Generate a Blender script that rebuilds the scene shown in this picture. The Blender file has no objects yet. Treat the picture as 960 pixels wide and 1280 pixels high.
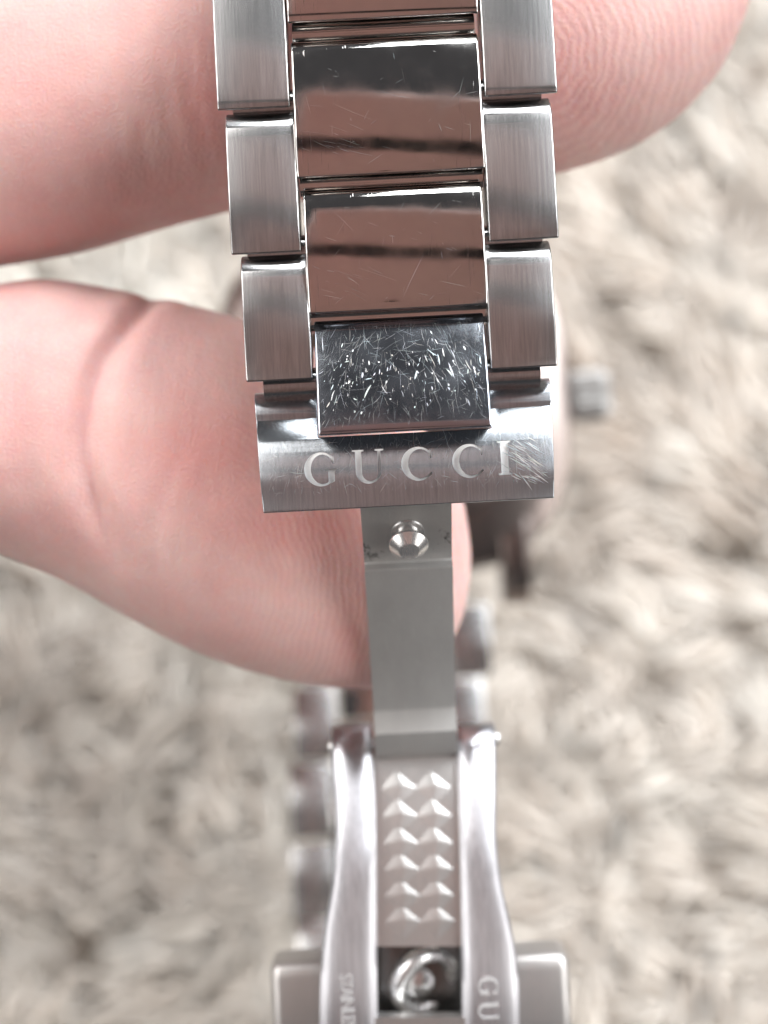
import bpy, bmesh, math, random
import numpy as np
from mathutils import Matrix, Vector, noise as mnoise

random.seed(7)
rng = np.random.default_rng(7)
MM = 0.001                       # everything below is written in millimetres
K = 23.4                         # photo pixels per millimetre at the clasp
D = 90.0                         # lens to clasp
TILT = math.radians(22)          # the lens looks down at the rug, tilted 22 degrees
SC = bpy.context.scene
COL = SC.collection

# frame of the held watch: X right, Y up along the bracelet, Z towards the lens
VIEW = Matrix.Translation((0, 0, 100 * MM)) @ Matrix.Rotation(TILT, 4, 'X')

# ------------------------------------------------------------------ camera
cam = bpy.data.cameras.new('camera')
cam_o = bpy.data.objects.new('camera', cam)
COL.objects.link(cam_o)
cam_o.matrix_world = VIEW @ Matrix.Translation((0, 0, D * MM))
cam.sensor_fit = 'HORIZONTAL'
cam.sensor_width = 36
cam.lens = 36 * D / (960 / K)
cam.clip_start = 0.002
cam.clip_end = 20
cam.dof.use_dof = True
cam.dof.focus_distance = (D + 0.6) * MM
cam.dof.aperture_fstop = cam.lens / 2.6
SC.camera = cam_o

# ------------------------------------------------------------------ light
world = bpy.data.worlds.new('World')
SC.world = world
world.use_nodes = True
wb = world.node_tree.nodes['Background']
wb.inputs[0].default_value = (0.78, 0.76, 0.80, 1)
wb.inputs[1].default_value = 0.09


def area_lamp(name, loc, target, sx, sy, power, color):
    l = bpy.data.lights.new(name, 'AREA')
    l.shape = 'RECTANGLE'
    l.size, l.size_y = sx, sy
    l.energy = power
    l.color = color
    o = bpy.data.objects.new(name, l)
    COL.objects.link(o)
    p = VIEW @ (Vector(loc) * MM)
    t = VIEW @ (Vector(target) * MM)
    o.location = p
    o.rotation_euler = (t - p).to_track_quat('-Z', 'Y').to_euler()
    return o


area_lamp('window_lamp', (740, 560, 540), (0, 0, -40), 0.8, 0.55, 17, (0.95, 0.98, 1.0))
area_lamp('upper_left_fill_lamp', (-680, 520, 540), (0, 0, -40), 0.7, 0.55, 9.5, (1.0, 0.975, 0.95))  # added soft lamp, evens the light on the skin
area_lamp('left_fill_lamp', (-820, -150, 480), (0, 0, -40), 0.6, 0.5, 4.0, (1.0, 0.97, 0.94))
area_lamp('right_fill_lamp', (840, -150, 460), (0, 0, -40), 0.6, 0.5, 4.5, (1.0, 0.97, 0.94))
area_lamp('upper_fill_lamp', (120, 560, 200), (0, 60, -60), 0.34, 0.24, 4.2, (0.95, 0.98, 1.0))  # added lamp above, brightens the link rolls and the far side of the rug

SC.view_settings.view_transform = 'Standard'
SC.view_settings.look = 'None'
SC.view_settings.exposure = 0
SC.view_settings.gamma = 1
SC.view_settings.use_curve_mapping = False
SC.render.engine = 'CYCLES'
SC.cycles.max_bounces = 7
SC.cycles.use_adaptive_sampling = True
SC.cycles.adaptive_threshold = 0.02
SC.cycles.use_denoising = True


# ------------------------------------------------------------------ helpers
def P(px, py, z=0.0):
    f = (D - z) / D / K
    return Vector(((px - 480) * f, (640 - py) * f, z))


ORIG = P(511, 632, 0)
ROT = math.radians(3.0)
_ca, _sa = math.cos(-ROT), math.sin(-ROT)


def L(px, py, z=0.0):
    """point in the watch's own frame (u across, v along, w to the lens)"""
    p = P(px, py, z) - ORIG
    return Vector((p.x * _ca - p.y * _sa, p.x * _sa + p.y * _ca, p.z))


def obj(name, me, mat, parent=None, matrix=None, **props):
    o = bpy.data.objects.new(name, me)
    COL.objects.link(o)
    if mat is not None and not me.materials:
        me.materials.append(mat)
    if parent is not None:
        o.parent = parent
    if matrix is not None:
        o.matrix_local = matrix
    for k, v in props.items():
        o[k] = v
    return o


def mesh_from(verts, faces, name='m', scale=MM):
    me = bpy.data.meshes.new(name)
    me.from_pydata([tuple(c * scale for c in v) for v in verts], [], faces)
    me.validate()
    bm = bmesh.new()
    bm.from_mesh(me)
    bmesh.ops.recalc_face_normals(bm, faces=bm.faces)
    bm.to_mesh(me)
    bm.free()
    return me


def shade(me, angle=30):
    me.polygons.foreach_set('use_smooth', [True] * len(me.polygons))
    me.set_sharp_from_angle(angle=math.radians(angle))
    return me


def bake(me, mods):
    """apply modifiers given as (type, dict)"""
    o = bpy.data.objects.new('tmp', me)
    COL.objects.link(o)
    for i, (t, kw) in enumerate(mods):
        m = o.modifiers.new('m%d' % i, t)
        for k, v in kw.items():
            setattr(m, k, v)
    dg = bpy.context.evaluated_depsgraph_get()
    dg.update()
    out = bpy.data.meshes.new_from_object(o.evaluated_get(dg))
    bpy.data.objects.remove(o)
    return out


def bevel(me, w=0.12, seg=3, angle=32):
    return bake(me, [('BEVEL', dict(width=w * MM, segments=seg, limit_method='ANGLE',
                                    angle_limit=math.radians(angle), harden_normals=False))])


def extrude_profile(prof, u0, u1, v_taper=None):
    """prof: closed list of (v, w); u0/u1 numbers or functions of v"""
    n = len(prof)
    f0 = u0 if callable(u0) else (lambda v: u0)
    f1 = u1 if callable(u1) else (lambda v: u1)
    vs = [(f0(v), v, w) for v, w in prof] + [(f1(v), v, w) for v, w in prof]
    fs = [tuple(range(n - 1, -1, -1)), tuple(range(n, 2 * n))]
    fs += [(i, (i + 1) % n, n + (i + 1) % n, n + i) for i in range(n)]
    return mesh_from(vs, fs)


def prism(poly, w0, w1):
    n = len(poly)
    vs = [(x, y, w0) for x, y in poly] + [(x, y, w1) for x, y in poly]
    fs = [tuple(range(n - 1, -1, -1)), tuple(range(n, 2 * n))]
    fs += [(i, (i + 1) % n, n + (i + 1) % n, n + i) for i in range(n)]
    return mesh_from(vs, fs)


def lathe(prof, n=48):
    """prof: list of (r, h) about Z"""
    vs, fs = [], []
    for r, h in prof:
        for k in range(n):
            a = 2 * math.pi * k / n
            vs.append((r * math.cos(a), r * math.sin(a), h))
    for i in range(len(prof) - 1):
        for k in range(n):
            fs.append((i * n + k, i * n + (k + 1) % n, (i + 1) * n + (k + 1) % n, (i + 1) * n + k))
    fs.append(tuple(range(n - 1, -1, -1)))
    b = (len(prof) - 1) * n
    fs.append(tuple(range(b, b + n)))
    return mesh_from(vs, fs)


def boxmesh(x0, x1, y0, y1, z0, z1):
    vs = [(x, y, z) for z in (z0, z1) for y in (y0, y1) for x in (x0, x1)]
    fs = [(0, 2, 3, 1), (4, 5, 7, 6), (0, 1, 5, 4), (2, 6, 7, 3), (0, 4, 6, 2), (1, 3, 7, 5)]
    return mesh_from(vs, fs)


def interp(xs, ys):
    """smooth (Catmull-Rom, monotone enough) interpolation"""
    xs, ys = np.array(xs, float), np.array(ys, float)
    h = np.diff(xs)
    d = np.diff(ys) / h
    m = np.zeros_like(ys)
    m[1:-1] = (d[:-1] * h[1:] + d[1:] * h[:-1]) / (h[:-1] + h[1:])
    m[0], m[-1] = d[0], d[-1]

    def f(x):
        i = int(np.clip(np.searchsorted(xs, x) - 1, 0, len(h) - 1))
        t = (x - xs[i]) / h[i]
        if t < 0 or t > 1:
            return float(ys[i] + d[i] * (x - xs[i])) if t < 0 else float(ys[i + 1] + m[i + 1] * (x - xs[i + 1]))
        t2, t3 = t * t, t * t * t
        return float((2 * t3 - 3 * t2 + 1) * ys[i] + (t3 - 2 * t2 + t) * h[i] * m[i]
                     + (-2 * t3 + 3 * t2) * ys[i + 1] + (t3 - t2) * h[i] * m[i + 1])
    return f


# ------------------------------------------------------------------ materials
def newmat(name):
    m = bpy.data.materials.new(name)
    m.use_nodes = True
    nt = m.node_tree
    b = nt.nodes['Principled BSDF']
    return m, nt, b


def N(nt, t, **kw):
    n = nt.nodes.new(t)
    for k, v in kw.items():
        if k.startswith('i_'):
            key = k[2:]
            n.inputs[int(key) if key.isdigit() else key.replace('_', ' ')].default_value = v
        else:
            setattr(n, k, v)
    return n


def coords(nt, scale, rot=(0, 0, 0), loc=(0, 0, 0)):
    tc = N(nt, 'ShaderNodeTexCoord')
    mp = N(nt, 'ShaderNodeMapping')
    mp.inputs['Scale'].default_value = [s * 1000 for s in scale]
    mp.inputs['Rotation'].default_value = rot
    mp.inputs['Location'].default_value = loc
    nt.links.new(tc.outputs['Object'], mp.inputs[0])
    return mp.outputs[0]


def ramp(nt, src, stops):
    r = N(nt, 'ShaderNodeValToRGB')
    el = r.color_ramp.elements
    while len(el) < len(stops):
        el.new(0.5)
    for e, (p, c) in zip(el, stops):
        e.position = p
        e.color = (c, c, c, 1) if isinstance(c, (int, float)) else (*c, 1)
    nt.links.new(src, r.inputs[0])
    return r.outputs[0]


def mix(nt, fac, a, b, blend='MIX'):
    m = N(nt, 'ShaderNodeMix', data_type='RGBA', blend_type=blend)
    for sock, val in ((m.inputs[0], fac), (m.inputs[6], a), (m.inputs[7], b)):
        if hasattr(val, 'is_output'):
            nt.links.new(val, sock)
        elif isinstance(val, (tuple, list)):
            sock.default_value = (*val[:3], 1)
        else:
            sock.default_value = val
    return m.outputs[2]


def math_node(nt, op, a, b=None, c=None):
    m = N(nt, 'ShaderNodeMath', operation=op)
    for s, v in zip(m.inputs, (a, b, c)):
        if v is None:
            continue
        if hasattr(v, 'is_output'):
            nt.links.new(v, s)
        else:
            s.default_value = v
    return m.outputs[0]


def bump(nt, b, height, dist_mm, strength=1.0):
    bp = N(nt, 'ShaderNodeBump')
    bp.inputs['Strength'].default_value = strength
    bp.inputs['Distance'].default_value = dist_mm * MM
    nt.links.new(height, bp.inputs['Height'])
    nt.links.new(bp.outputs[0], b.inputs['Normal'])
    return bp


def noise_tex(nt, vec, scale, detail=3, rough=0.55):
    n = N(nt, 'ShaderNodeTexNoise')
    n.inputs['Scale'].default_value = scale
    n.inputs['Detail'].default_value = detail
    n.inputs['Roughness'].default_value = rough
    nt.links.new(vec, n.inputs['Vector'])
    return n.outputs['Fac']


def mat_polished(name='polished_steel', col=(0.66, 0.64, 0.62), r0=0.05, r1=0.16):
    m, nt, b = newmat(name)
    b.inputs['Metallic'].default_value = 1
    b.inputs['Base Color'].default_value = (*col, 1)
    n1 = noise_tex(nt, coords(nt, (0.5, 0.5, 0.5)), 1.0, 4)
    nt.links.new(ramp(nt, n1, [(0.35, r0), (0.75, r1)]), b.inputs['Roughness'])
    # hairline wear
    n2 = noise_tex(nt, coords(nt, (7, 0.35, 1), rot=(0, 0, 0.5)), 1.0, 2)
    n3 = noise_tex(nt, coords(nt, (9, 0.3, 1), rot=(0, 0, -0.9)), 1.0, 2)
    s = math_node(nt, 'ADD', ramp(nt, n2, [(0.66, 0.0), (0.72, 1.0)]), ramp(nt, n3, [(0.67, 0.0), (0.72, 1.0)]))
    big = noise_tex(nt, coords(nt, (0.22, 0.22, 0.22)), 1.0, 2)
    h = math_node(nt, 'ADD', math_node(nt, 'MULTIPLY', s, 0.010), math_node(nt, 'MULTIPLY', big, 0.22))
    bump(nt, b, h, 0.12, 1.0)
    return m


def mat_brushed(name='brushed_steel', col=(0.45, 0.445, 0.445), axis='v', rough=0.22, amount=1.0, aniso=0.92):
    m, nt, b = newmat(name)
    b.inputs['Metallic'].default_value = 1
    sc = (11, 0.25, 11) if axis == 'v' else (0.25, 11, 11)
    n1 = noise_tex(nt, coords(nt, sc), 1.0, 3, 0.6)
    sc2 = (7, 0.16, 7) if axis == 'v' else (0.16, 7, 7)
    n2 = noise_tex(nt, coords(nt, sc2), 1.0, 3, 0.6)
    c = mix(nt, ramp(nt, n2, [(0.3, 0.0), (0.7, 1.0)]), [x * 0.82 for x in col], [min(1, x * 1.12) for x in col])
    nt.links.new(c, b.inputs['Base Color'])
    b.inputs['Roughness'].default_value = rough
    b.inputs['Anisotropic'].default_value = aniso
    tg = N(nt, 'ShaderNodeTangent', direction_type='RADIAL', axis='Y')
    nt.links.new(tg.outputs[0], b.inputs['Tangent'])
    h = math_node(nt, 'ADD', n1, math_node(nt, 'MULTIPLY', n2, 0.8))
    bump(nt, b, h, 0.0016 * amount, 1.0)
    return m


def mat_matte(name, col, rough=0.45, grain=0.004, metallic=1.0, spots=False):
    m, nt, b = newmat(name)
    b.inputs['Metallic'].default_value = metallic
    b.inputs['Roughness'].default_value = rough
    n1 = noise_tex(nt, coords(nt, (14, 14, 14)), 1.0, 3)
    c = mix(nt, n1, [x * 0.88 for x in col], [min(1, x * 1.1) for x in col])
    low = noise_tex(nt, coords(nt, (0.55, 0.22, 0.3)), 1.0, 4, 0.6)      # handling marks and faint rubs
    rub = noise_tex(nt, coords(nt, (9, 0.2, 1)), 1.0, 3, 0.6)
    c = mix(nt, math_node(nt, 'MULTIPLY', ramp(nt, low, [(0.35, 0.0), (0.7, 1.0)]), 0.28), c, [x * 0.62 for x in col])
    c = mix(nt, math_node(nt, 'MULTIPLY', ramp(nt, rub, [(0.6, 0.0), (0.72, 1.0)]), 0.2), c, [min(1, x * 1.5) for x in col])
    rr = math_node(nt, 'MULTIPLY_ADD', low, 0.16, rough - 0.08)
    nt.links.new(rr, b.inputs['Roughness'])
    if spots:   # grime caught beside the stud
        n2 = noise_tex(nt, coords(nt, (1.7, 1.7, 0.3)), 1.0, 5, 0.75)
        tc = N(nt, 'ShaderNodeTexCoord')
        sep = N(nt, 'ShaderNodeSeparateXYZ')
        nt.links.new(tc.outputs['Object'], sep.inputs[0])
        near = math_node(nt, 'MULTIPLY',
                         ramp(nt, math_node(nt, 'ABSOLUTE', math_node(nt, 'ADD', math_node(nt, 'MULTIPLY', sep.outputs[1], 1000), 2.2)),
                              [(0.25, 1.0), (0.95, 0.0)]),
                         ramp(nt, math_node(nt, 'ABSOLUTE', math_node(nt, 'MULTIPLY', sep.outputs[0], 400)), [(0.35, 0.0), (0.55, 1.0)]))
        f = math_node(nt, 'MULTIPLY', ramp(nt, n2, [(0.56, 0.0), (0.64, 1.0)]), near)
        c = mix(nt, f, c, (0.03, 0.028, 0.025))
    nt.links.new(c, b.inputs['Base Color'])
    bump(nt, b, n1, grain, 1.0)
    return m


POL = mat_polished()
POL2 = mat_polished('worn_polished_steel', (0.46, 0.49, 0.54), 0.10, 0.2)
BRU = mat_brushed()
BRU_PLATE = mat_brushed('brushed_clasp_steel', (0.43, 0.455, 0.48), 'v', 0.24, 1.0, 0.85)
BLADE = mat_brushed('satin_blade_steel', (0.58, 0.58, 0.61), 'v', 0.36, 0.5, 0.88)
LEAF = mat_matte('sandblasted_steel', (0.37, 0.365, 0.355), 0.5, 0.006, 0.35, spots=True)
PANEL = mat_matte('stamped_steel', (0.64, 0.63, 0.615), 0.36, 0.003, 0.92)
LETTER = mat_matte('frosted_engraving', (0.88, 0.88, 0.87), 0.6, 0.004, 0.15)
FAINT = mat_matte('light_engraving', (0.62, 0.62, 0.62), 0.48, 0.004, 0.5)
STUD = mat_matte('turned_steel', (0.76, 0.75, 0.74), 0.27, 0.002, 0.85)
SCR, _nt, _b = newmat('scratched_steel')
_b.inputs['Metallic'].default_value = 1
_b.inputs['Roughness'].default_value = 0.42
_at = N(_nt, 'ShaderNodeAttribute', attribute_name='tint')
_nt.links.new(_at.outputs['Color'], _b.inputs['Base Color'])

# ------------------------------------------------------------------ the rug
RUG, nt, b = newmat('rug_fibre')
at = N(nt, 'ShaderNodeAttribute', attribute_name='tint')
nt.links.new(at.outputs['Color'], b.inputs['Base Color'])
b.inputs['Roughness'].default_value = 0.75
b.inputs['Sheen Weight'].default_value = 0.25
tr = N(nt, 'ShaderNodeBsdfTranslucent')
ms = N(nt, 'ShaderNodeMixShader', i_0=0.48)
nt.links.new(at.outputs['Color'], tr.inputs[0])
nt.links.new(b.outputs[0], ms.inputs[1])
nt.links.new(tr.outputs[0], ms.inputs[2])
nt.links.new(ms.outputs[0], nt.nodes['Material Output'].inputs[0])
BACK, nt, b = newmat('rug_backing')
n1 = noise_tex(nt, coords(nt, (0.4, 0.4, 0.4)), 1.0, 4)
nt.links.new(mix(nt, n1, (0.86, 0.78, 0.70), (0.94, 0.88, 0.81)), b.inputs['Base Color'])
b.inputs['Roughness'].default_value = 0.9


def build_rug():
    x0, x1, y0, y1 = -125, 125, -105, 195
    nx, ny = 51, 61
    vs, fs = [], []
    for j in range(ny):
        for i in range(nx):
            x = x0 + (x1 - x0) * i / (nx - 1)
            y = y0 + (y1 - y0) * j / (ny - 1)
            vs.append((x, y, -1 + 1.2 * mnoise.noise((x * .06, y * .06, 3))))
    for j in range(ny - 1):
        for i in range(nx - 1):
            a = j * nx + i
            fs.append((a, a + 1, a + nx + 1, a + nx))
    rug = obj('rug', shade(mesh_from(vs, fs), 60), BACK, label='light beige shaggy rug under the watch', kind='structure')
    # pile: matted locks of fine fibre, each lock leaning its own way
    step = 4.1
    cx, cy = np.meshgrid(np.arange(x0 + 3, x1 - 3, step), np.arange(y0 + 3, y1 - 3, step))
    cx = cx.ravel() + rng.normal(0, 1.5, cx.size)
    cy = cy.ravel() + rng.normal(0, 1.5, cx.size)
    nc = cx.size
    base_dir = np.array([2.4 * mnoise.noise((x * .012, y * .012, 7)) * math.pi - 0.6 for x, y in zip(cx, cy)])
    cdir = base_dir + rng.normal(0, 0.75, nc)
    clean = rng.uniform(7, 15, nc)                    # how far the tip lies from the root
    cheight = rng.uniform(3.2, 7.4, nc) * np.array([1 + .35 * mnoise.noise((x * .03, y * .03, 1)) for x, y in zip(cx, cy)])
    ctone = rng.normal(0, 0.07, nc) + np.array([.34 * mnoise.noise((x * .018, y * .018, 21)) for x, y in zip(cx, cy)])
    per = 20
    ns = nc * per
    ci = np.repeat(np.arange(nc), per)
    r = rng.uniform(0, 1, ns) ** .5 * 2.8
    a = rng.uniform(0, 2 * np.pi, ns)
    rx, ry = cx[ci] + r * np.cos(a), cy[ci] + r * np.sin(a)
    d = cdir[ci] + rng.normal(0, .22, ns)
    lean = clean[ci] * rng.uniform(.75, 1.15, ns)
    hgt = cheight[ci] * rng.uniform(.7, 1.1, ns)
    tx = cx[ci] + r * .28 * np.cos(a) + lean * np.cos(d)
    ty = cy[ci] + r * .28 * np.sin(a) + lean * np.sin(d)
    bend = rng.normal(0, 1.2, ns)
    levels = [0, .36, .7, 1.0]
    rad = [.5, .6, .5, .1]
    V = np.zeros((ns, len(levels), 3, 3))
    for li, t in enumerate(levels):
        e = t ** 1.6
        px_ = rx + (tx - rx) * e - np.sin(d) * bend * math.sin(math.pi * t)
        py_ = ry + (ty - ry) * e + np.cos(d) * bend * math.sin(math.pi * t)
        pz_ = hgt * (1 - (1 - t) ** 1.5)
        for k in range(3):
            an = 2 * np.pi * k / 3 + a
            V[:, li, k, 0] = px_ + rad[li] * np.cos(an)
            V[:, li, k, 1] = py_ + rad[li] * np.sin(an)
            V[:, li, k, 2] = pz_ + rad[li] * np.sin(an + 1.3) * t
    nl = len(levels)
    quads = []
    for li in range(nl - 1):
        for k in range(3):
            quads.append((li * 3 + k, li * 3 + (k + 1) % 3, (li + 1) * 3 + (k + 1) % 3, (li + 1) * 3 + k))
    quads = np.array(quads)
    F = (np.arange(ns)[:, None, None] * (nl * 3) + quads[None]).reshape(-1, 4)
    me = bpy.data.meshes.new('pile')
    nv, nf = ns * nl * 3, len(F)
    me.vertices.add(nv)
    me.vertices.foreach_set('co', (V.reshape(-1) * MM).astype(np.float32))
    me.loops.add(nf * 4)
    me.loops.foreach_set('vertex_index', F.reshape(-1).astype(np.int32))
    me.polygons.add(nf)
    me.polygons.foreach_set('loop_start', (np.arange(nf) * 4).astype(np.int32))
    me.polygons.foreach_set('loop_total', np.full(nf, 4, np.int32))
    me.update()
    me.polygons.foreach_set('use_smooth', [True] * nf)
    tone = np.clip(0.78 + ctone[ci] + rng.normal(0, .05, ns), 0, 1)
    c0, c1 = np.array((.66, .535, .44)), np.array((1.0, .965, .91))
    colr = c0 + (c1 - c0) * tone[:, None]
    rgba = np.ones((ns, nl * 3, 4))
    rgba[:, :, :3] = colr[:, None, :]
    at = me.attributes.new('tint', 'FLOAT_COLOR', 'POINT')
    at.data.foreach_set('color', rgba.reshape(-1).astype(np.float32))
    obj('pile', me, RUG, rug, kind='stuff')


build_rug()

# ------------------------------------------------------------------ unseen phone behind the lens; back colour and strip made up for link reflections
CASE = mat_matte('reflection_brown_phone_back', (0.88, 0.585, 0.53), 0.5, 0.004, 0.0)  # brown made up so the links mirror a skin-like band
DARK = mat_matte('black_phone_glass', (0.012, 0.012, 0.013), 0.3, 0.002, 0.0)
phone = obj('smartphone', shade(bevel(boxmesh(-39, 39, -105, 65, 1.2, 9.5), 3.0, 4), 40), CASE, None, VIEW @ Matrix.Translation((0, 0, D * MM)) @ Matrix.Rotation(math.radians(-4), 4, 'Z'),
            label='unseen smartphone added behind the lens, brown back made up for the link reflections', category='smartphone')
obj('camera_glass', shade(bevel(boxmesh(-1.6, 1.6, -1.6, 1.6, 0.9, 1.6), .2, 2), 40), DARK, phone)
obj('reflection_strip', shade(bevel(boxmesh(-38, 38, 30.5, 38, 0.8, 1.6), .2, 2), 40), DARK, phone)  # added strip, puts the dark band into the link reflections

# ------------------------------------------------------------------ the hand
SKIN, nt, b = newmat('skin')
flush = N(nt, 'ShaderNodeAttribute', attribute_name='flush').outputs['Fac']
phase = N(nt, 'ShaderNodeAttribute', attribute_name='ridge').outputs['Fac']
padw = N(nt, 'ShaderNodeAttribute', attribute_name='pad').outputs['Fac']
n1 = noise_tex(nt, coords(nt, (0.16, 0.16, 0.16)), 1.0, 4)
n2 = noise_tex(nt, coords(nt, (0.9, 0.9, 0.9)), 1.0, 4)
n3 = noise_tex(nt, coords(nt, (6, 6, 6)), 1.0, 3)
wob = noise_tex(nt, coords(nt, (0.5, 0.5, 0.5)), 1.0, 3)
ph = math_node(nt, 'ADD', phase, math_node(nt, 'MULTIPLY', wob, 2.2))
ridge = math_node(nt, 'SINE', math_node(nt, 'MULTIPLY', ph, 2 * math.pi))
ridge01 = math_node(nt, 'MULTIPLY_ADD', ridge, 0.5, 0.5)
brk = noise_tex(nt, coords(nt, (1.3, 1.3, 1.3), loc=(3, 5, 1)), 1.0, 4, 0.7)
rid = math_node(nt, 'MULTIPLY', math_node(nt, 'MULTIPLY', ridge01, padw), ramp(nt, brk, [(0.3, 0.4), (0.6, 1.0)]))
cA = mix(nt, ramp(nt, n1, [(0.32, 0.0), (0.68, 1.0)]), (0.585, 0.34, 0.325), (0.68, 0.47, 0.44))
cB = mix(nt, math_node(nt, 'MULTIPLY', ramp(nt, n2, [(0.4, 0.0), (0.72, 1.0)]), 0.35), cA, (0.72, 0.36, 0.33))
cB = mix(nt, math_node(nt, 'MULTIPLY', ramp(nt, n3, [(0.5, 0.0), (0.75, 1.0)]), 0.3), cB, (0.80, 0.58, 0.53))
cC = mix(nt, flush, cB, (0.70, 0.25, 0.23))
cD = mix(nt, math_node(nt, 'MULTIPLY', rid, 0.3), cC, (0.86, 0.62, 0.55))
nt.links.new(cD, b.inputs['Base Color'])
b.inputs['Subsurface Weight'].default_value = 0.75
b.inputs['Subsurface Radius'].default_value = (1.0, 0.42, 0.25)
b.inputs['Subsurface Scale'].default_value = 1.6 * MM
nt.links.new(ramp(nt, n2, [(0.3, 0.36), (0.7, 0.52)]), b.inputs['Roughness'])
b.inputs['Specular IOR Level'].default_value = 0.35
wr = noise_tex(nt, coords(nt, (0.9, 0.12, 0.5), rot=(0, 0, 0.25)), 1.0, 4, 0.65)
h = math_node(nt, 'ADD', math_node(nt, 'MULTIPLY', rid, 0.026), math_node(nt, 'MULTIPLY', n3, 0.085))
h = math_node(nt, 'ADD', h, math_node(nt, 'MULTIPLY', wr, 0.10))
bump(nt, b, h, 1.0, 0.8)


def slices_loft(rows, n_st=70, nr=56):
    """finger as upright sections: rows of (px, py_top, py_bottom, z centre, half depth)"""
    xs = [r[0] for r in rows]
    ft, fb = interp(xs, [r[1] for r in rows]), interp(xs, [r[2] for r in rows])
    fz, fd = interp(xs, [r[3] for r in rows]), interp(xs, [r[4] for r in rows])
    xa, xb = xs[0], xs[-1]
    # crowd the stations towards the tip
    ts = 1 - (1 - np.linspace(0, 1, n_st)) ** 2.0
    vs, fs = [], []
    for t in ts:
        x = xa + (xb - xa) * t
        z, dpt = fz(x), max(fd(x), .05)
        a, c = P(x, ft(x), z), P(x, fb(x), z)
        mid, half = (a + c) / 2, max((a.y - c.y) / 2, .05)
        for k in range(nr):
            an = 2 * math.pi * k / nr
            ca, sa = math.cos(an), math.sin(an)
            e = 2 / 2.15
            vs.append((mid.x, mid.y + half * math.copysign(abs(ca) ** e, ca), z + dpt * math.copysign(abs(sa) ** e, sa)))
    for i in range(n_st - 1):
        for k in range(nr):
            fs.append((i * nr + k, i * nr + (k + 1) % nr, (i + 1) * nr + (k + 1) % nr, (i + 1) * nr + k))
    fs.append(tuple(range(nr)))
    fs.append(tuple(range((n_st - 1) * nr, n_st * nr)))
    return vs, fs


def tube_loft(pts, nr=32, n_st=40):
    """pts: (Vector, radius) chain with rounded end"""
    s = np.linspace(0, 1, len(pts))
    fx = [interp(s, [p[0][k] for p in pts]) for k in range(3)]
    fr = interp(s, [p[1] for p in pts])
    vs, fs = [], []
    cs = []
    for t in np.linspace(0, 1, n_st):
        c = Vector([f(t) for f in fx])
        d = Vector([f(min(t + .01, 1)) for f in fx]) - Vector([f(max(t - .01, 0)) for f in fx])
        cs.append((c, d.normalized(), fr(t)))
    c, d, r = cs[-1]
    for k in range(1, 7):
        a = k / 6 * math.pi / 2 * .97
        cs.append((c + d * r * math.sin(a), d, r * math.cos(a)))
    for c, d, r in cs:
        x = d.cross(Vector((0.2, 0.3, 1))).normalized()
        y = d.cross(x).normalized()
        for k in range(nr):
            an = 2 * math.pi * k / nr
            vs.append(tuple(c + x * r * math.cos(an) + y * r * math.sin(an)))
    m = len(cs)
    for i in range(m - 1):
        for k in range(nr):
            fs.append((i * nr + k, i * nr + (k + 1) % nr, (i + 1) * nr + (k + 1) % nr, (i + 1) * nr + k))
    fs.append(tuple(range(nr)))
    fs.append(tuple(range((m - 1) * nr, m * nr)))
    return vs, fs


INDEX = [(-1100, -230, 330, -24, 10), (-700, -120, 400, -20, 9.6), (-400, -85, 375, -17, 9.0), (-150, -70, 350, -15, 8.6),
         (0, -70, 331, -14.4, 8.3), (100, -85, 313, -14.2, 8.1), (200, -100, 284, -14, 7.9), (280, -115, 263, -14, 7.9),
         (400, -150, 246, -14.3, 8.0), (500, -172, 238, -14.6, 8.0), (600, -188, 230, -14.8, 7.9), (695, -192, 215, -15, 7.6),
         (760, -184, 196, -15.2, 7.2), (820, -166, 166, -15.4, 6.5), (870, -140, 124, -15.6, 5.5), (910, -98, 70, -15.8, 4.0),
         (934, -50, 8, -16, 2.0), (943, -20, -18, -16, .1)]
THUMB = [(-1100, 100, 560, -25, 12), (-700, 240, 600, -20, 9.5), (-400, 360, 630, -17, 8.6), (-150, 398, 632, -15.5, 8.2),
         (0, 357, 692, -15, 8.3), (60, 350, 716, -15, 8.2), (110, 356, 741, -15, 8.1), (150, 364, 765, -15, 8.1),
         (200, 374, 792, -15, 8.2), (250, 385, 816, -15, 8.3), (305, 400, 836, -15.1, 8.3), (350, 416, 848, -15.3, 8.2),
         (400, 440, 857, -15.6, 8.0), (450, 470, 861, -16, 7.5), (500, 508, 855, -16.4, 6.7), (540, 550, 834, -16.8, 5.4),
         (568, 600, 795, -17.2, 3.9), (583, 645, 752, -17.4, 2.2), (590, 695, 700, -17.5, .1)]
PALM = [(-2900, -330, 430, -42, 21), (-2300, -360, 450, -38, 19), (-1900, -520, 560, -35, 17), (-1500, -760, 640, -32, 15),
        (-1150, -900, 610, -29, 13), (-950, -880, 500, -27, 10), (-860, -700, 200, -27, 5), (-840, -400, 0, -27, .5)]


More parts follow.
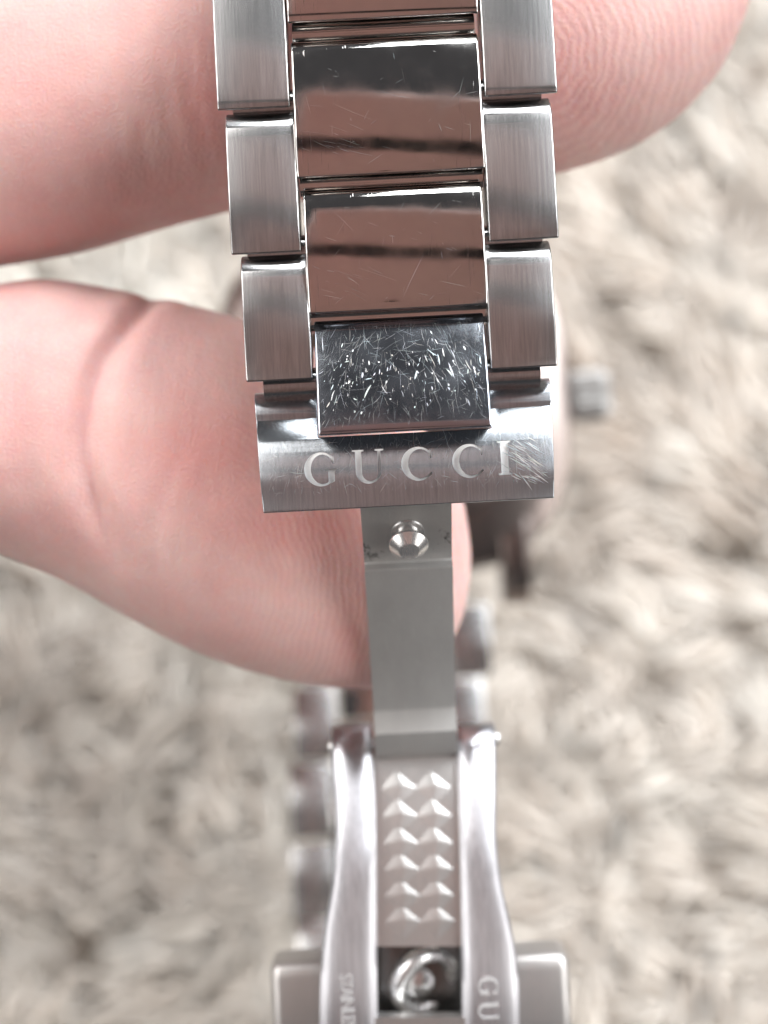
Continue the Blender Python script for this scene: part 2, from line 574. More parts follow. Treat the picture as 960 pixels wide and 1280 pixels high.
def build_hand():
    V, F = [], []
    parts = [slices_loft(INDEX, 90), slices_loft(THUMB, 90), slices_loft(PALM, 40)]
    for y0, dy, r, ln in ((-300, -120, 8.4, 1.0), (-560, -260, 8.0, .95), (-780, -330, 7.0, .8)):
        parts.append(tube_loft([(P(-1250, y0 + 60, -30), r + 1.2), (P(-850, y0, -26), r + .8), (P(-520 * ln, y0 + dy * .6, -22), r + .4),
                                (P(-270 * ln, y0 + dy * .9, -26), r), (P(-190 * ln, y0 + dy, -40), r), (P(-330 * ln, y0 + dy, -54), r - .4),
                                (P(-560 * ln, y0 + dy * .8, -56), r - .8)]))
    for v, f in parts:
        off = len(V)
        V += v
        F += [tuple(i + off for i in q) for q in f]
    me = mesh_from(V, F, scale=1.0)
    me = bake(me, [('REMESH', dict(mode='VOXEL', voxel_size=0.42)), ('SMOOTH', dict(factor=0.5, iterations=6))])
    n = len(me.vertices)
    co = np.empty(n * 3)
    me.vertices.foreach_get('co', co)
    co = co.reshape(-1, 3)
    no = np.empty(n * 3)
    me.vertices.foreach_get('normal', no)
    no = no.reshape(-1, 3)
    # where each point is seen in the frame of the watch, for laying creases along the fingers
    f = (D - co[:, 2]) / D / K
    px, py = co[:, 0] / f + 480, 640 - co[:, 1] / f
    front = np.clip((no[:, 2] + .15) / .5, 0, 1)

    def crease(line, width, depth, swell=0.0):
        ls = interp([p[1] for p in line], [p[0] for p in line])
        ys = np.array([ls(y) for y in np.clip(py, line[0][1], line[-1][1])])
        fade = np.clip((py - line[0][1]) / 30, 0, 1) * np.clip((line[-1][1] - py) / 90, 0, 1)
        dd = (px - ys)
        g = np.exp(-(dd / width) ** 2) * depth - swell * (np.exp(-((np.abs(dd) - 2.6 * width) / (1.6 * width)) ** 2))
        return g * fade * front

    g = crease([(205, 352), (168, 395), (128, 450), (107, 520), (106, 580), (120, 640), (150, 720)], 15, .62, .16)
    g += crease([(225, 560), (205, 610), (192, 660), (196, 720), (225, 790)], 9, .06, .02)
    g += crease([(60, 380), (30, 450), (20, 520), (30, 600), (48, 700)], 18, .18, .0)
    for x0, s in ((240, .05), (254, .05), (222, .04), (178, .02), (150, .02)):
        g += crease([(x0 - 22, 30), (x0 - 14, 110), (x0, 180), (x0 + 14, 250)], 6, s, .03)
    # the pads flatten where the steel presses
    co2 = co - no * g[:, None]
    me.vertices.foreach_set('co', (co2 * MM).reshape(-1).astype(np.float32))
    me.update()
    is_thumb = (py > 342 + .05 * px)
    # print ridges: one whorl per pad
    di = np.hypot((px - 668) * 1.0, (py - 62) * .86)
    dt = np.hypot(px - 205, (py - 735) * .92)
    ridge = np.where(is_thumb, dt / 8.8, di / 11.6)
    pad = np.where(is_thumb, np.clip((px - 190) / 70, 0, 1), np.clip((px - 400) / 160, 0, 1)) * front
    ridge = np.where(px < 120, 0, ridge)
    pad = pad * np.where(is_thumb, .15 + .85 * np.clip((px - 280) / 130, 0, 1), 1)
    blob = lambda x, y, sx, sy: np.exp(-((px - x) / sx) ** 2 - ((py - y) / sy) ** 2)
    flush = .55 * blob(420, 655, 120, 45) + .45 * blob(250, 560, 90, 60) + .3 * blob(20, 420, 60, 60) + .35 * blob(440, 800, 25, 60)
    flush += .25 * blob(700, 60, 60, 200) + .35 * blob(255, 140, 40, 60) + .25 * blob(20, 40, 150, 80)
    flush += .3 * np.clip(g / 1.0, 0, 1)
    flush = np.clip(flush, 0, .8) * .9
    for nm, arr in (('ridge', ridge), ('pad', pad), ('flush', flush)):
        a = me.attributes.new(nm, 'FLOAT', 'POINT')
        a.data.foreach_set('value', arr.astype(np.float32))
    me.polygons.foreach_set('use_smooth', [True] * len(me.polygons))
    me.materials.clear()
    o = obj('hand', me, SKIN, None, VIEW, label='bare hand holding the steel bracelet with index finger and thumb behind it', category='hand')
    return o


build_hand()

# ------------------------------------------------------------------ the watch
watch = bpy.data.objects.new('wristwatch', None)
COL.objects.link(watch)
watch.matrix_world = VIEW @ Matrix.Translation(ORIG * MM) @ Matrix.Rotation(ROT, 4, 'Z')
watch['label'] = 'steel bracelet wristwatch with its engraved folding clasp open'
watch['category'] = 'wristwatch'


def link_profile(Ln, T, roll=1.15, crown=.16, polished=False):
    """side view of a link: crisp lower edge, rolled upper end"""
    pr = [(-Ln / 2 + 1.25, -T), (-Ln / 2 + .1, -.42 - crown), (-Ln / 2, -.2 - crown)]
    n = 14
    s0, s1 = -Ln / 2, Ln / 2 - roll
    for i in range(n + 1):
        t = i / n
        s = s0 + (s1 - s0) * t
        pr.append((s, -crown * (2 * t - 1) ** 2 * (1.0 if t < .5 else .9)))
    w1 = pr[-1][1]
    R = roll
    for i in range(1, 10):
        a = math.radians(24 + (90 - 24) * i / 9)
        a0 = math.radians(24)
        pr.append((s1 + R * (math.sin(a) - math.sin(a0)) / (1 - math.sin(a0)),
                   w1 - R * 1.25 * (math.cos(a0) - math.cos(a)) / math.cos(a0)))
    pr.append((pr[-1][0], -T))
    # drop duplicates
    out = [pr[0]]
    for p in pr[1:]:
        if abs(p[0] - out[-1][0]) + abs(p[1] - out[-1][1]) > 1e-3:
            out.append(p)
    return out


def path_w(v):
    return 0.0 if v < 4 else -(v - 4) ** 2 / 620.0


def path_a(v):
    return 0.0 if v < 4 else math.atan((v - 4) / 310.0)


def place(v, w, a, u=0.0):
    return Matrix.Translation((u * MM, v * MM, w * MM)) @ Matrix.Rotation(-a, 4, 'X')


def vv(py, z):
    return (632 - py) / K * (D - z) / D


def add_link(name, v0, v1, u0, u1, mat, T, tilt_extra=0.0, wofs=0.0, roll=1.15, crown=.16, bev=.13, skew=0.0):
    vm = (v0 + v1) / 2
    a = path_a(vm) + tilt_extra
    Ln = (v1 - v0) / math.cos(a)
    me = extrude_profile(link_profile(Ln, T, roll, crown), u0, u1)
    me = shade(bevel(me, bev, 3, 22), 35)
    return obj(name, me, mat, watch, place(vm, path_w(vm) + wofs, a), ), Ln, vm


# side links and polished centre links of the half that faces the lens
side_specs = [  # py_bottom, py_top on the axis, outer half width, centre half width
    (467, 304, 8.35, 4.72), (307, 122, 8.80, 5.0), (126, -60, 9.17, 5.2)]
for yb, yt, hw, cw in side_specs:
    za = path_w(vv((yb + yt) / 2, -1))
    v0, v1 = vv(yb, za), vv(yt, za)
    for s in (-1, 1):
        u0, u1 = (cw + .05, hw) if s > 0 else (-hw, -cw - .05)
        add_link('side_link', v0, v1, u0, u1, BRU, 2.9)
cen_specs = [(538, 387, 4.58, POL2, .33), (386, 226, 4.80, POL, 0.0), (216, 38, 5.05, POL, .0), (22, -140, 5.15, POL, 0.0)]
center_links = []
for yb, yt, cw, mat, te in cen_specs:
    za = path_w(vv((yb + yt) / 2, -1))
    v0, v1 = vv(yb, za), vv(yt, za)
    o, Ln, vm = add_link('center_link', v0, v1, -cw, cw, mat, 2.9, te, .22, roll=.8 if mat is POL else .5,
                         crown=.26 if mat is POL else .12, bev=.16)
    center_links.append((o, Ln, cw))

# connecting bars seen in the gaps between the centre links
for y in (394, 226, 38, -140):
    za = path_w(vv(y, -1)) - 1.9
    v = vv(y, za)
    me = lathe([(.1, -5.0), (.75, -4.98), (.75, 4.98), (.1, 5.0)], 20)
    me.transform(Matrix.Rotation(math.pi / 2, 4, 'Y'))
    obj('link_bar', shade(me, 40), POL, watch, place(v, za, 0))
for y, hw in ((474, 7.6), (308, 8.1), (126, 8.5)):      # the hinge tubes seen between the side links
    za = path_w(vv(y, -1)) - 2.0
    me = lathe([(.1, -hw), (.9, -hw + .1), (.9, hw - .1), (.1, hw)], 20)
    me.transform(Matrix.Rotation(math.pi / 2, 4, 'Y'))
    obj('link_tube', shade(me, 40), BRU, watch, place(vv(y, za), za, 0))


# --- clasp cover with engraved name
cover_f = interp([0, .5, 1.2, 2.0, 2.8, 3.6, 4.3, 5.0], [-.03, .01, .01, -.06, -.22, -.49, -.84, -1.27])
prof = [(0, -2.6)]
for i in range(26):
    v = 5.0 * i / 25
    prof.append((v, cover_f(v)))
for i in range(1, 11):
    a = math.radians(-10 + 100 * i / 10)
    prof.append((5.0 + 1.6 * (math.sin(a) + math.sin(math.radians(10))) / 1.17, -1.27 - 1.2 * (math.cos(math.radians(10)) - math.cos(a))))
prof.append((prof[-1][0], -3.2))
hwf = lambda v: 7.78 + .045 * v
cover_me = extrude_profile(prof, lambda v: -hwf(v), hwf)
notch = obj('cut', boxmesh(-4.66, 4.66, 3.92, 9, -6, 4), None)
cover_me = bake(cover_me, [('BOOLEAN', dict(operation='DIFFERENCE', object=notch, solver='EXACT')),
                           ('BEVEL', dict(width=.13 * MM, segments=3, limit_method='ANGLE', angle_limit=math.radians(40)))])
bpy.data.objects.remove(notch)


def arc(cx, cy, rx, ry, a0, a1, n=22):
    return [(cx + rx * math.cos(math.radians(a0 + (a1 - a0) * i / n)), cy + ry * math.sin(math.radians(a0 + (a1 - a0) * i / n))) for i in range(n + 1)]


def glyph(ch):
    if ch == 'C':
        return (arc(0, 0, .5, .5, 47, 322) + [(.375, -.255)] + arc(.06, 0, .36, .425, 318, 44)
                + [(.345, .15), (.395, .15), (.395, .42), (.355, .42)])
    if ch == 'G':
        return (arc(0, 0, .5, .5, 47, 300) + [(.40, -.37), (.40, -.07), (.48, -.05), (.48, 0), (.12, 0), (.12, -.05), (.215, -.07), (.215, -.36)]
                + arc(.05, 0, .35, .43, 292, 44) + [(.345, .15), (.395, .15), (.395, .42), (.355, .42)])
    if ch == 'U':
        return ([(-.5, .5), (-.14, .5), (-.14, .45), (-.215, .44)] + arc(.035, -.17, .25, .255, 180, 360, 16)[0:17]
                + [(.285, .44), (.2, .45), (.2, .5), (.47, .5), (.47, .45), (.375, .44)] + arc(-.015, -.15, .39, .35, 0, -180, 18)
                + [(-.405, .44), (-.5, .45)])
    return [(-.2, .5), (.2, .5), (.2, .45), (.11, .43), (.11, -.43), (.2, -.45), (.2, -.5), (-.2, -.5), (-.2, -.45), (-.11, -.43), (-.11, .43), (-.2, .45)]


def glyph_poly(ch, u, v, size, wx=1.0, rot=0.0):
    c, s = math.cos(rot), math.sin(rot)
    return [(u + (x * wx * c - y * s) * size, v + (x * wx * s + y * c) * size) for x, y in glyph(ch)]


letters = []
for ch, px_, py_, wx in (('G', 401, 586.5, .98), ('U', 461, 583, .95), ('C', 523, 579.5, 1.0), ('C', 587, 576, 1.0), ('I', 631, 572, 1.0)):
    q = L(px_, py_, 0)
    poly = glyph_poly(ch, q.x, q.y, 1.84, wx)
    fl = min(cover_f(max(0, y)) for _, y in poly) - .05
    letters.append((poly, fl))
    cut = obj('cut', prism(poly, fl, 1.0), None)
    cover_me = bake(cover_me, [('BOOLEAN', dict(operation='DIFFERENCE', object=cut, solver='EXACT'))])
    bpy.data.objects.remove(cut)
cover_me.materials.clear()
cover = obj('clasp_cover', shade(cover_me, 30), BRU_PLATE, watch)
for poly, fl in letters:
    obj('letter', prism([(x, y) for x, y in poly], fl - .05, fl + .03), LETTER, cover)


# --- scratches: fine cuts in the steel, built as hair-thin ribbons
def ribbons(strokes, surf, lift=.004):
    """strokes: list of (u, v, angle, length, width, bend, tint)"""
    V, F, T = [], [], []
    for (u, v, a, ln, wd, bend, tint) in strokes:
        o = len(V)
        n = 5
        for i in range(n):
            t = i / (n - 1) - .5
            ang = a + bend * t
            cu, cv = u + math.cos(a + bend * t * .5) * ln * t, v + math.sin(a + bend * t * .5) * ln * t
            ww = wd * (1 - (2 * t) ** 2 * .85) / 2
            for s in (-1, 1):
                x, y = cu - math.sin(ang) * ww * s, cv + math.cos(ang) * ww * s
                V.append((x, y, surf(x, y) + lift))
                T.append(tint)
            if i:
                F.append((o + 2 * i - 2, o + 2 * i - 1, o + 2 * i + 1, o + 2 * i))
    me = mesh_from(V, F)
    at = me.attributes.new('tint', 'FLOAT_COLOR', 'POINT')
    at.data.foreach_set('color', np.array([(*t, 1) for t in T], np.float32).reshape(-1))
    return me


def tint(base=.8, var=.1):
    k = random.uniform(base - var, base + var)
    j = random.choice([(1, 1, 1), (1, 1, 1), (.82, .95, 1), (.9, 1, .95), (1, .95, .88), (.88, .9, 1)])  # iridescent shimmer put into the scratch colours
    return tuple(min(1, k * c) for c in j)


def link_surface(Ln, crown, roll):
    s0, s1 = -Ln / 2, Ln / 2 - roll

    def f(u, s):
        t = min(1, max(0, (s - s0) / (s1 - s0)))
        return -crown * (2 * t - 1) ** 2 * (1.0 if t < .5 else .9)
    return f


o4, L4, c4 = center_links[0]
st = []
s_lo, s_hi = -L4 / 2 + .25, L4 / 2 - .65
for i in range(850):
    u = random.uniform(-c4 + .25, c4 - .25)
    s = random.uniform(s_lo + .12, s_hi - .05)
    glint = i < 130
    if glint:                                   # wider dings, their glint put in as a paler ribbon colour
        s = random.gauss((s_lo + s_hi) / 2 - .15, 1.05)
        s = min(s_hi - .15, max(s_lo + .3, s))
    a = math.pi / 2 + .1 * u + random.gauss(0, .25) if random.random() < (.85 if glint else .5) else random.uniform(0, math.pi)
    ln = random.expovariate(1 / .22) + .06 if glint else random.expovariate(1 / .45)
    ln = max(.05, min(ln, 2 * min(s - s_lo, s_hi - s, c4 - abs(u) - .1) + .05, 2.2))
    wd = random.choice([.02, .03, .05, .09]) * random.uniform(.7, 1.2) if glint else random.uniform(.003, .011)
    st.append((u, s, a, ln, wd, random.uniform(-.5, .5), tint(.85, .15) if glint else tint(.45, .3)))
obj('scratches', ribbons(st, link_surface(L4, .12, .5)), SCR, o4, kind='stuff')
for (oc, Lc, cc), cnt in zip(center_links[1:3], (55, 50)):
    st = []
    s_lo, s_hi = -Lc / 2 + .3, Lc / 2 - 1.1
    for i in range(cnt):
        u, s = random.uniform(-cc + .4, cc - .4), random.uniform(s_lo, s_hi)
        a = random.gauss(-.35, .12) if random.random() < .5 else random.gauss(1.2, .5)
        if i % 3 == 0:                          # a patch of parallel rubs by the lower corner
            u, s, a = random.gauss(-cc * .55, .9), random.gauss(s_lo + 1.3, .45), random.gauss(-.4, .12)
            u = max(-cc + .5, u)
        ln = random.expovariate(1 / .7) + .1
        ln = max(.06, min(ln, 2 * min(s - s_lo, s_hi - s, cc - abs(u) - .1), 3.5))
        if s_lo < s < s_hi:
            st.append((u, s, a, ln, random.uniform(.003, .014), random.uniform(-.12, .12), tint(.5, .2)))
    obj('scratches', ribbons(st, link_surface(Lc, .26, .8)), SCR, oc, kind='stuff')
st = []
for i in range(520):
    u, v = random.uniform(-7.4, 7.5), random.uniform(.9, 3.7)
    a = math.pi / 2 + random.gauss(0, .5) if random.random() < .6 else random.uniform(0, math.pi)
    st.append((u, v, a, random.expovariate(1 / .3) + .06, random.uniform(.004, .018), random.uniform(-.4, .4), tint(.6, .3)))
for i in range(60):   # the deep slanting cluster over the last letter
    u, v = random.gauss(6.2, .75), random.gauss(2.2, .7)
    if 4.6 < u < 7.4 and .7 < v < 4:
        st.append((u, v, random.gauss(-.62, .12), random.uniform(.3, 1.2), random.uniform(.015, .05), random.uniform(-.2, .2), tint(.7, .2)))
for i in range(14):
    st.append((random.uniform(5.0, 7.0), random.uniform(.8, 1.4), random.gauss(-.5, .2), random.uniform(.3, .7), random.uniform(.02, .05), .1, tint(.8, .1)))
inside = []
for q in st:
    if any(min(x for x, _ in p) - .02 < q[0] < max(x for x, _ in p) + .02 and min(y for _, y in p) < q[1] < max(y for _, y in p) for p, _ in letters[:4]):
        continue
    inside.append(q)
obj('scratches', ribbons(inside, lambda u, v: cover_f(min(5, max(0, v)))), SCR, cover, kind='stuff')


# --- folding leaf with the locking stud
def strip_profile(pts, thick):
    """pts: (v, w) front line from top to bottom -> closed profile"""
    back = []
    for i, (v, w) in enumerate(pts):
        a = pts[max(i - 1, 0)]
        c = pts[min(i + 1, len(pts) - 1)]
        dv, dw = c[0] - a[0], c[1] - a[1]
        ln = math.hypot(dv, dw)
        back.append((v - dw / ln * thick * (-1) * -1, w + dv / ln * thick))
    return pts + back[::-1]


leaf_px = [(600, -1.6), (634, -3.0), (668, -4.45), (700, -5.85), (703, -5.8), (710, -5.35), (714, -5.45), (760, -7.3), (820, -9.9), (884, -12.9),
           (889, -13.0), (916, -12.9), (921, -13.1), (934, -13.7), (946, -14.7), (950, -15.6)]
front = []
for y, z in leaf_px:
    q = L(513, y, z)
    front.append((q.y, q.z))
hl = interp([-16.5, -3.4, 1.5], [2.53, 2.50, 2.53])
me = extrude_profile(strip_profile(front, .75), lambda v: -hl(v), hl)
me = shade(bevel(me, .05, 2, 50), 25)
# shift so its axis follows the photo
leaf = obj('clasp_leaf', me, LEAF, watch, Matrix.Translation((L(513, 760, -7).x * MM, 0, 0)))
sa = L(515, 664, -4.3)
stud_me = lathe([(.05, -.3), (1.02, -.3), (1.02, .10), (.98, .16), (.70, .18), (.66, .30), (.66, .82), (.72, .92), (1.16, 1.08), (1.2, 1.16), (1.18, 1.24),
                 (.66, 1.74), (.6, 1.77), (.05, 1.77)], 40)
obj('locking_stud', shade(stud_me, 28), STUD, leaf,
    Matrix.Translation((0.05 * MM, sa.y * MM, sa.z * MM)) @ Matrix.Rotation(math.radians(43), 4, 'X') @ Matrix.Scale(.92, 4))

# --- the blade the leaf folds into: two arms, stamped panel, catch window
blade = bpy.data.objects.new('clasp_blade', None)
COL.objects.link(blade)
blade.parent = watch
bl_w = interp([880, 908, 930, 960, 1000, 1060, 1130, 1200, 1300, 1400], [-16.4, -15.2, -14.5, -13.8, -13.1, -12.35, -11.85, -11.6, -11.8, -12.6])
ao = {-1: interp([900, 960, 1000, 1060, 1110, 1150, 1190, 1230, 1300, 1400], [413, 415, 418, 418, 414, 407, 402, 400, 399, 399]),
      1: interp([900, 960, 1000, 1060, 1110, 1150, 1190, 1230, 1300, 1400], [619, 621, 621, 622, 628, 637, 645, 649, 650, 650])}
ai = {-1: interp([900, 1000, 1200, 1400], [462, 468, 471, 473]), 1: interp([900, 1000, 1200, 1400], [570, 574, 578, 580])}


def build_arm(s):
    ys = [909, 911, 915, 922] + list(range(930, 1381, 12))
    secs = []
    for y in ys:
        z = bl_w(max(y, 909))
        drop = 0 if y > 930 else .55 * ((930 - y) / 21) ** 2.4
        a, c = L(ao[s](y), y, z), L(ai[s](y), y, z)
        u0, u1 = min(a.x, c.x), max(a.x, c.x)
        v = (a.y + c.y) / 2
        ch, th = .42, 2.0
        sec = [(u0, v, z - th)]
        for i in range(13):
            t = -1 + 2 * i / 12
            e = 1 - (1 - abs(t) ** 3.2) ** (1 / 2.0)          # soft shoulders
            sec.append(((u0 + u1) / 2 + (u1 - u0) / 2 * t, v, z + .05 - .12 * t * t - .30 * e - drop))
        sec.append((u1, v, z - th))
        secs.append(sec)
    n = len(secs[0])
    V = [p for q in secs for p in q]
    F = []
    for i in range(len(secs) - 1):
        for k in range(n):
            F.append((i * n + k, i * n + (k + 1) % n, (i + 1) * n + (k + 1) % n, (i + 1) * n + k))
    F.append(tuple(range(n)))
    F.append(tuple(range((len(secs) - 1) * n, len(secs) * n)))
    return shade(mesh_from(V, F), 50)


for s in (-1, 1):
    obj('blade_arm', build_arm(s), BLADE, blade)


def panel(y0, y1, rec, th, inset=0.0, name='blade_panel', mat=PANEL):
    ys = np.linspace(y0, y1, 24)
    V, F = [], []
    for y in ys:
        z = bl_w(y) - rec
        a, c = L(ai[-1](y) - 4 + inset, y, z), L(ai[1](y) + 4 - inset, y, z)
        V += [(a.x, a.y, z), (c.x, c.y, z), (c.x, c.y, z - th), (a.x, a.y, z - th)]
    for i in range(len(ys) - 1):
        for k in range(4):
            F.append((i * 4 + k, i * 4 + (k + 1) % 4, i * 4 + 4 + (k + 1) % 4, i * 4 + 4 + k))
    F += [(0, 1, 2, 3), tuple(range(len(V) - 4, len(V)))]
    return obj(name, shade(mesh_from(V, F), 40), mat, blade)


panel(945, 1183, .75, .8)
panel(1272, 1380, .25, 1.2)
# stamped pyramids, two columns
PYR = mat_matte('stamped_steel_facets', (0.70, 0.69, 0.675), 0.36, 0.003, 0.9)
pyr = mesh_from([(-1.3, 0, 0), (0, -1.2, 0), (1.3, 0, 0), (0, 1.2, 0), (.25, .2, .17)], [(0, 1, 4), (1, 2, 4), (2, 3, 4), (3, 0, 4), (3, 2, 1, 0)])
pyr = bevel(pyr, .1, 3, 5)
shade(pyr, 25)
for j, y in enumerate((986, 1021, 1055, 1088, 1121, 1153)):
    for cx in (499, 542):
        z = bl_w(y) - .77
        q = L(cx + (j - 2.5) * 1.2, y, z)
        sl = math.atan2(bl_w(y - 12) - bl_w(y + 12), 24 / K * 1.14)
        obj('pyramid', pyr, PYR, blade, Matrix.Translation(q * MM) @ Matrix.Rotation(sl, 4, 'X'))

# catch seen through the window
zc = bl_w(1228) - 3.4
q0, q1 = L(462, 1170, zc), L(590, 1290, zc)
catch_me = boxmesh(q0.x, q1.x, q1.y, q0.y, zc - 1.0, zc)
obj('catch_plate', shade(bevel(catch_me, .1), 35), mat_matte('shadowed_catch_steel', (0.22, 0.22, 0.215), 0.3, 0.003, 1.0), blade)  # shade of the recess put into the steel colour
tor = []
for i in range(40):
    for k in range(14):
        a, bb = 2 * math.pi * i / 40, 2 * math.pi * k / 14
        r = 1.9 + .5 * math.cos(bb)
        tor.append((r * math.cos(a), r * math.sin(a), .62 * math.sin(bb)))
tf = [(i * 14 + k, i * 14 + (k + 1) % 14, ((i + 1) % 40) * 14 + (k + 1) % 14, ((i + 1) % 40) * 14 + k) for i in range(40) for k in range(14)]
qc = L(530, 1226, zc + .4)
obj('catch_ring', shade(mesh_from(tor, tf), 60), STUD, blade, Matrix.Translation(qc * MM) @ Matrix.Rotation(.5, 4, 'Y') @ Matrix.Rotation(.35, 4, 'X'))
me = lathe([(.05, -.2), (.95, -.2), (.9, .35), (.4, .6), (.05, .62)], 28)
obj('catch_pin', shade(me, 35), STUD, blade, Matrix.Translation(L(524, 1226, zc) * MM))

# hinge pin across the arms
qa, qb = L(411, 934, -15.9), L(624, 923, -15.9)
ln = (qb - qa).length
me = lathe([(.05, -ln / 2), (.42, -ln / 2 + .05), (.5, -ln / 2 + .25), (.5, ln / 2 - .25), (.42, ln / 2 - .05), (.05, ln / 2)], 24)
me.transform(Matrix.Rotation(math.pi / 2, 4, 'Y'))
obj('hinge_pin', shade(me, 40), STUD, blade, Matrix.Translation((qa + qb) / 2 * MM))

# writing down the arms
for ch, y in (('G', 1233), ('U', 1264), ('C', 1296), ('C', 1328)):
    z = bl_w(y) + .07
    q = L(610.5, y, z)
    poly = glyph_poly(ch, q.x, q.y, 1.22, .98, -math.pi / 2)
    obj('letter', prism(poly, z - .05, z + .015), FAINT, blade)
fc = bpy.data.curves.new('txt', 'FONT')
fc.body = 'STAINLESS STEEL'
fc.size = 1.15
fc.extrude = .04
fc.space_character = .78
to = bpy.data.objects.new('tmp', fc)
COL.objects.link(to)
dg = bpy.context.evaluated_depsgraph_get()
dg.update()
tme = bpy.data.meshes.new_from_object(to.evaluated_get(dg))
bpy.data.objects.remove(to)
qt = L(424, 1217, 0)
z0 = bl_w(1217)
qt = L(424, 1217, z0)
nv = len(tme.vertices)
co = np.empty(nv * 3)
tme.vertices.foreach_get('co', co)
co = co.reshape(-1, 3)
ny = qt.y - co[:, 0] * .86
nx = qt.x + co[:, 1] * 1.0
nz = np.array([bl_w(1217 + (qt.y - y) * K / 1.16) + .05 for y in ny]) + co[:, 2] * .6
tme.vertices.foreach_set('co', (np.stack([nx, ny, nz], 1) * MM).reshape(-1).astype(np.float32))
tme.update()
obj('engraved_text', tme, FAINT, blade)

# --- end piece where the blade meets the other half of the bracelet
ze = -15.0
ENDP = mat_matte('satin_end_steel', (0.52, 0.50, 0.485), 0.4, 0.002, 0.75)
for s, (xa, xb, yt) in ((-1, (337, 425, 1206)), (1, (625, 711, 1196))):
    a, c = L(xa, yt, ze), L(xb, yt, ze)
    pr = [(a.y - 6.2, ze - 4.0), (a.y - 6.2, ze - .5), (a.y - 4, ze + .05), (a.y - 1.0, ze), (a.y - .35, ze - .12), (a.y - .05, ze - .45), (a.y, ze - .9), (a.y, ze - 4.0)]
    obj('end_piece', shade(bevel(extrude_profile(pr, min(a.x, c.x), max(a.x, c.x)), .6, 5, 50), 40), ENDP, watch)
a, c = L(426, 1240, ze), L(624, 1240, ze)
obj('end_piece', shade(bevel(boxmesh(a.x, c.x, a.y - 8, a.y - 2.6, ze - 4.6, ze - 1.2), .3, 3), 40), POL, watch)

# --- the rest of the bracelet, round the back of the loop
def chain(pts, n, hw0, hw1, cw0, cw1, flat=False):
    s = np.linspace(0, 1, len(pts))
    f = [interp(s, [p[k] for p in pts]) for k in range(3)]
    tt = np.linspace(0, 1, 400)
    xyz = np.array([[g(t) for g in f] for t in tt])
    d = np.r_[0, np.cumsum(np.hypot(np.diff(xyz[:, 1]), np.diff(xyz[:, 2])))]
    pitch = d[-1] / n
    for i in range(n):
        k = (i + .5) / n
        hw, cw = hw0 + (hw1 - hw0) * k, cw0 + (cw1 - cw0) * k
        for half, (nm, mat) in enumerate((('side_link', BRU), ('center_link', POL))):
            dd = min(pitch * (i + .5 + .5 * half), d[-1] - .05)
            t = np.interp(dd, d, tt)
            c = Vector([g(t) for g in f])
            e = Vector([g(min(t + .01, 1)) for g in f]) - Vector([g(max(t - .01, 0)) for g in f])
            ang = math.atan2(-e.z, e.y)
            rng_u = ((-hw, -cw - .06), (cw + .06, hw)) if not half else ((-cw, cw),)
            for u0, u1 in rng_u:
                if flat:
                    h_ = (pitch - .5) / 2
                    me = boxmesh(u0, u1, -h_, h_, -2.5, 0)
                else:
                    me = extrude_profile(link_profile(pitch - .35, 2.9, 1.1, .2), u0, u1)
                obj(nm, shade(bevel(me, .14, 2, 22), 35), mat, watch, place(c.y, c.z, ang, c.x))


v_top = vv(-56, -5)
chain([(0, v_top, path_w(v_top) - .1), (0, 39.5, -8), (0, 46, -20), (0, 47, -35), (0, 42, -48), (0, 36, -58), (0, 29.5, -62)], 9, 9.35, 10.0, 5.25, 5.6)
chain([(-.4, -9.0, -61), (-1.6, -17, -59.5), (-2.4, -26, -57), (-2.4, -35, -55), (-1.8, -43, -51), (-1.0, -48, -42), (-.4, -47.5, -31), (0, -42, -23), (0, -36, -20.5)],
      11, 8.3, 8.3, 4.6, 4.8, True)

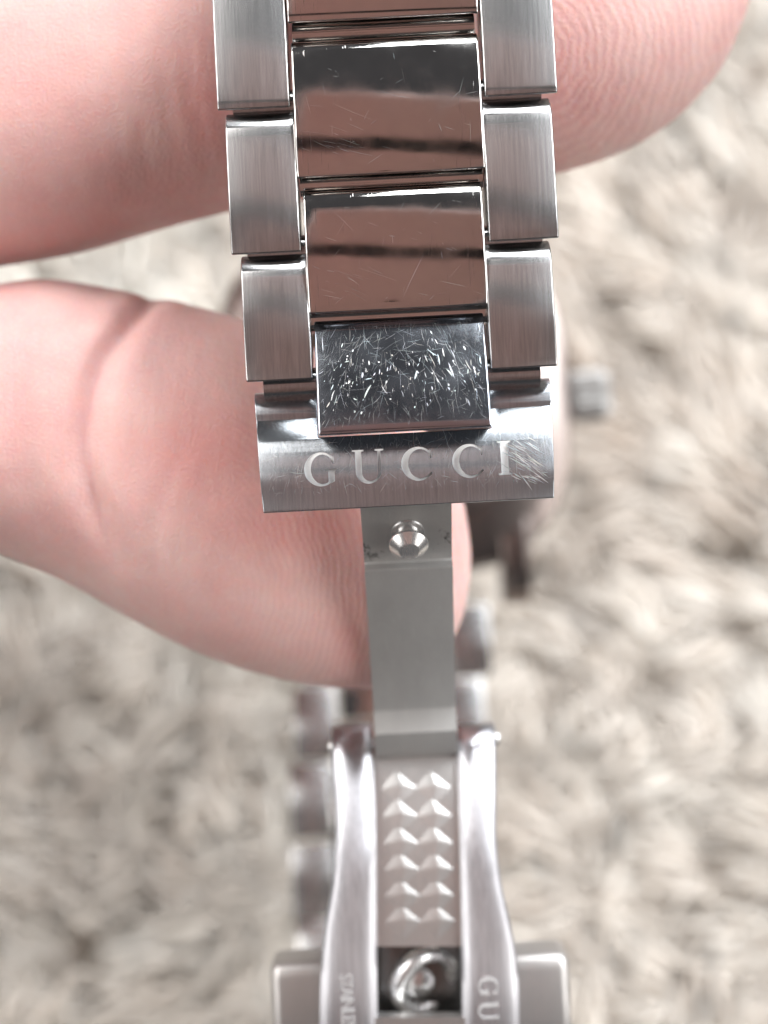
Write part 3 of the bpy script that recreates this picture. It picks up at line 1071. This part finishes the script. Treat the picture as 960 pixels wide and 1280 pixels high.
# --- watch head seen from behind
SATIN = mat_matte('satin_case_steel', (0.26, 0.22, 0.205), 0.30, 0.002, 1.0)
head = bpy.data.objects.new('watch_case', None)
COL.objects.link(head)
head.parent = watch
hc = L(489, 500, -62)
head.matrix_local = Matrix.Translation((hc.x * MM, hc.y * MM, -62 * MM)) @ Matrix.Rotation(math.radians(-4), 4, 'X')
me = lathe([(.1, 2.6), (11.5, 2.6), (12.3, 2.3), (12.5, 1.7), (14.6, 1.2), (15.8, .4), (16.2, -1.0), (16.0, -4.0), (15.0, -5.6), (14.2, -6.6), (13.4, -6.9), (.1, -6.9)][::-1], 72)
for vtx in me.vertices:   # cushion outline
    r_ = math.hypot(vtx.co.x, vtx.co.y)
    if r_ > 13 * MM:
        c_, s_ = abs(vtx.co.x / r_), abs(vtx.co.y / r_)
        k_ = (c_ ** 3 + s_ ** 3) ** (-1 / 3)
        k_ = 1 + (k_ - 1) * min(1, (r_ / MM - 13) / 2)
        vtx.co.x *= k_
        vtx.co.y *= k_
obj('case_body', shade(me, 30), SATIN, head)
me = lathe([(.1, 2.62), (9.5, 2.66), (9.8, 3.0), (11.2, 3.0), (11.5, 2.5), (11.5, 2.0), (.1, 2.0)][::-1], 72)
obj('case_back', shade(me, 30), SATIN, head)
me = lathe([(.1, -6.95), (12.6, -6.95), (13.0, -7.4), (12.2, -7.9), (.1, -7.9)], 72)
GLASS, nt, b = newmat('dark_dial_crystal')
b.inputs['Base Color'].default_value = (.02, .02, .024, 1)
b.inputs['Roughness'].default_value = .05
obj('crystal', shade(me, 30), GLASS, head)
for su in (-1, 1):
    for sv in (-1, 1):
        pr = [(0, -4.5), (0, 1.2), (3.5, 1.2), (6.2, .2), (7.6, -1.6), (7.8, -4.0)]
        me = extrude_profile(pr, -1.3, 1.3)
        if sv < 0:
            me.transform(Matrix.Rotation(math.pi, 4, 'Z'))
        obj('lug', shade(bevel(me, .3, 3), 40), SATIN, head, Matrix.Translation((su * 10.4 * MM, sv * 11.2 * MM, 0)))
teeth = []
fl_ = []
nt_ = 48
for zi, zz in enumerate((16.2, 16.8, 19.3, 19.9)):
    for k in range(nt_):
        a = 2 * math.pi * k / nt_
        r = (2.3 if k % 2 else 2.05) - (.35 if zi in (0, 3) else 0)
        teeth.append((zz, r * math.cos(a), r * math.sin(a) - 2.2))
for zi in range(3):
    for k in range(nt_):
        fl_.append((zi * nt_ + k, zi * nt_ + (k + 1) % nt_, (zi + 1) * nt_ + (k + 1) % nt_, (zi + 1) * nt_ + k))
fl_ += [tuple(range(nt_)), tuple(range(3 * nt_, 4 * nt_))]
obj('crown', mesh_from(teeth, fl_), mat_matte('satin_crown_steel', (0.40, 0.39, 0.38), 0.5, 0.002, 0.6), head, Matrix.Translation((0, -.9 * MM, 0)) @ Matrix.Rotation(math.radians(2), 4, 'Z'))
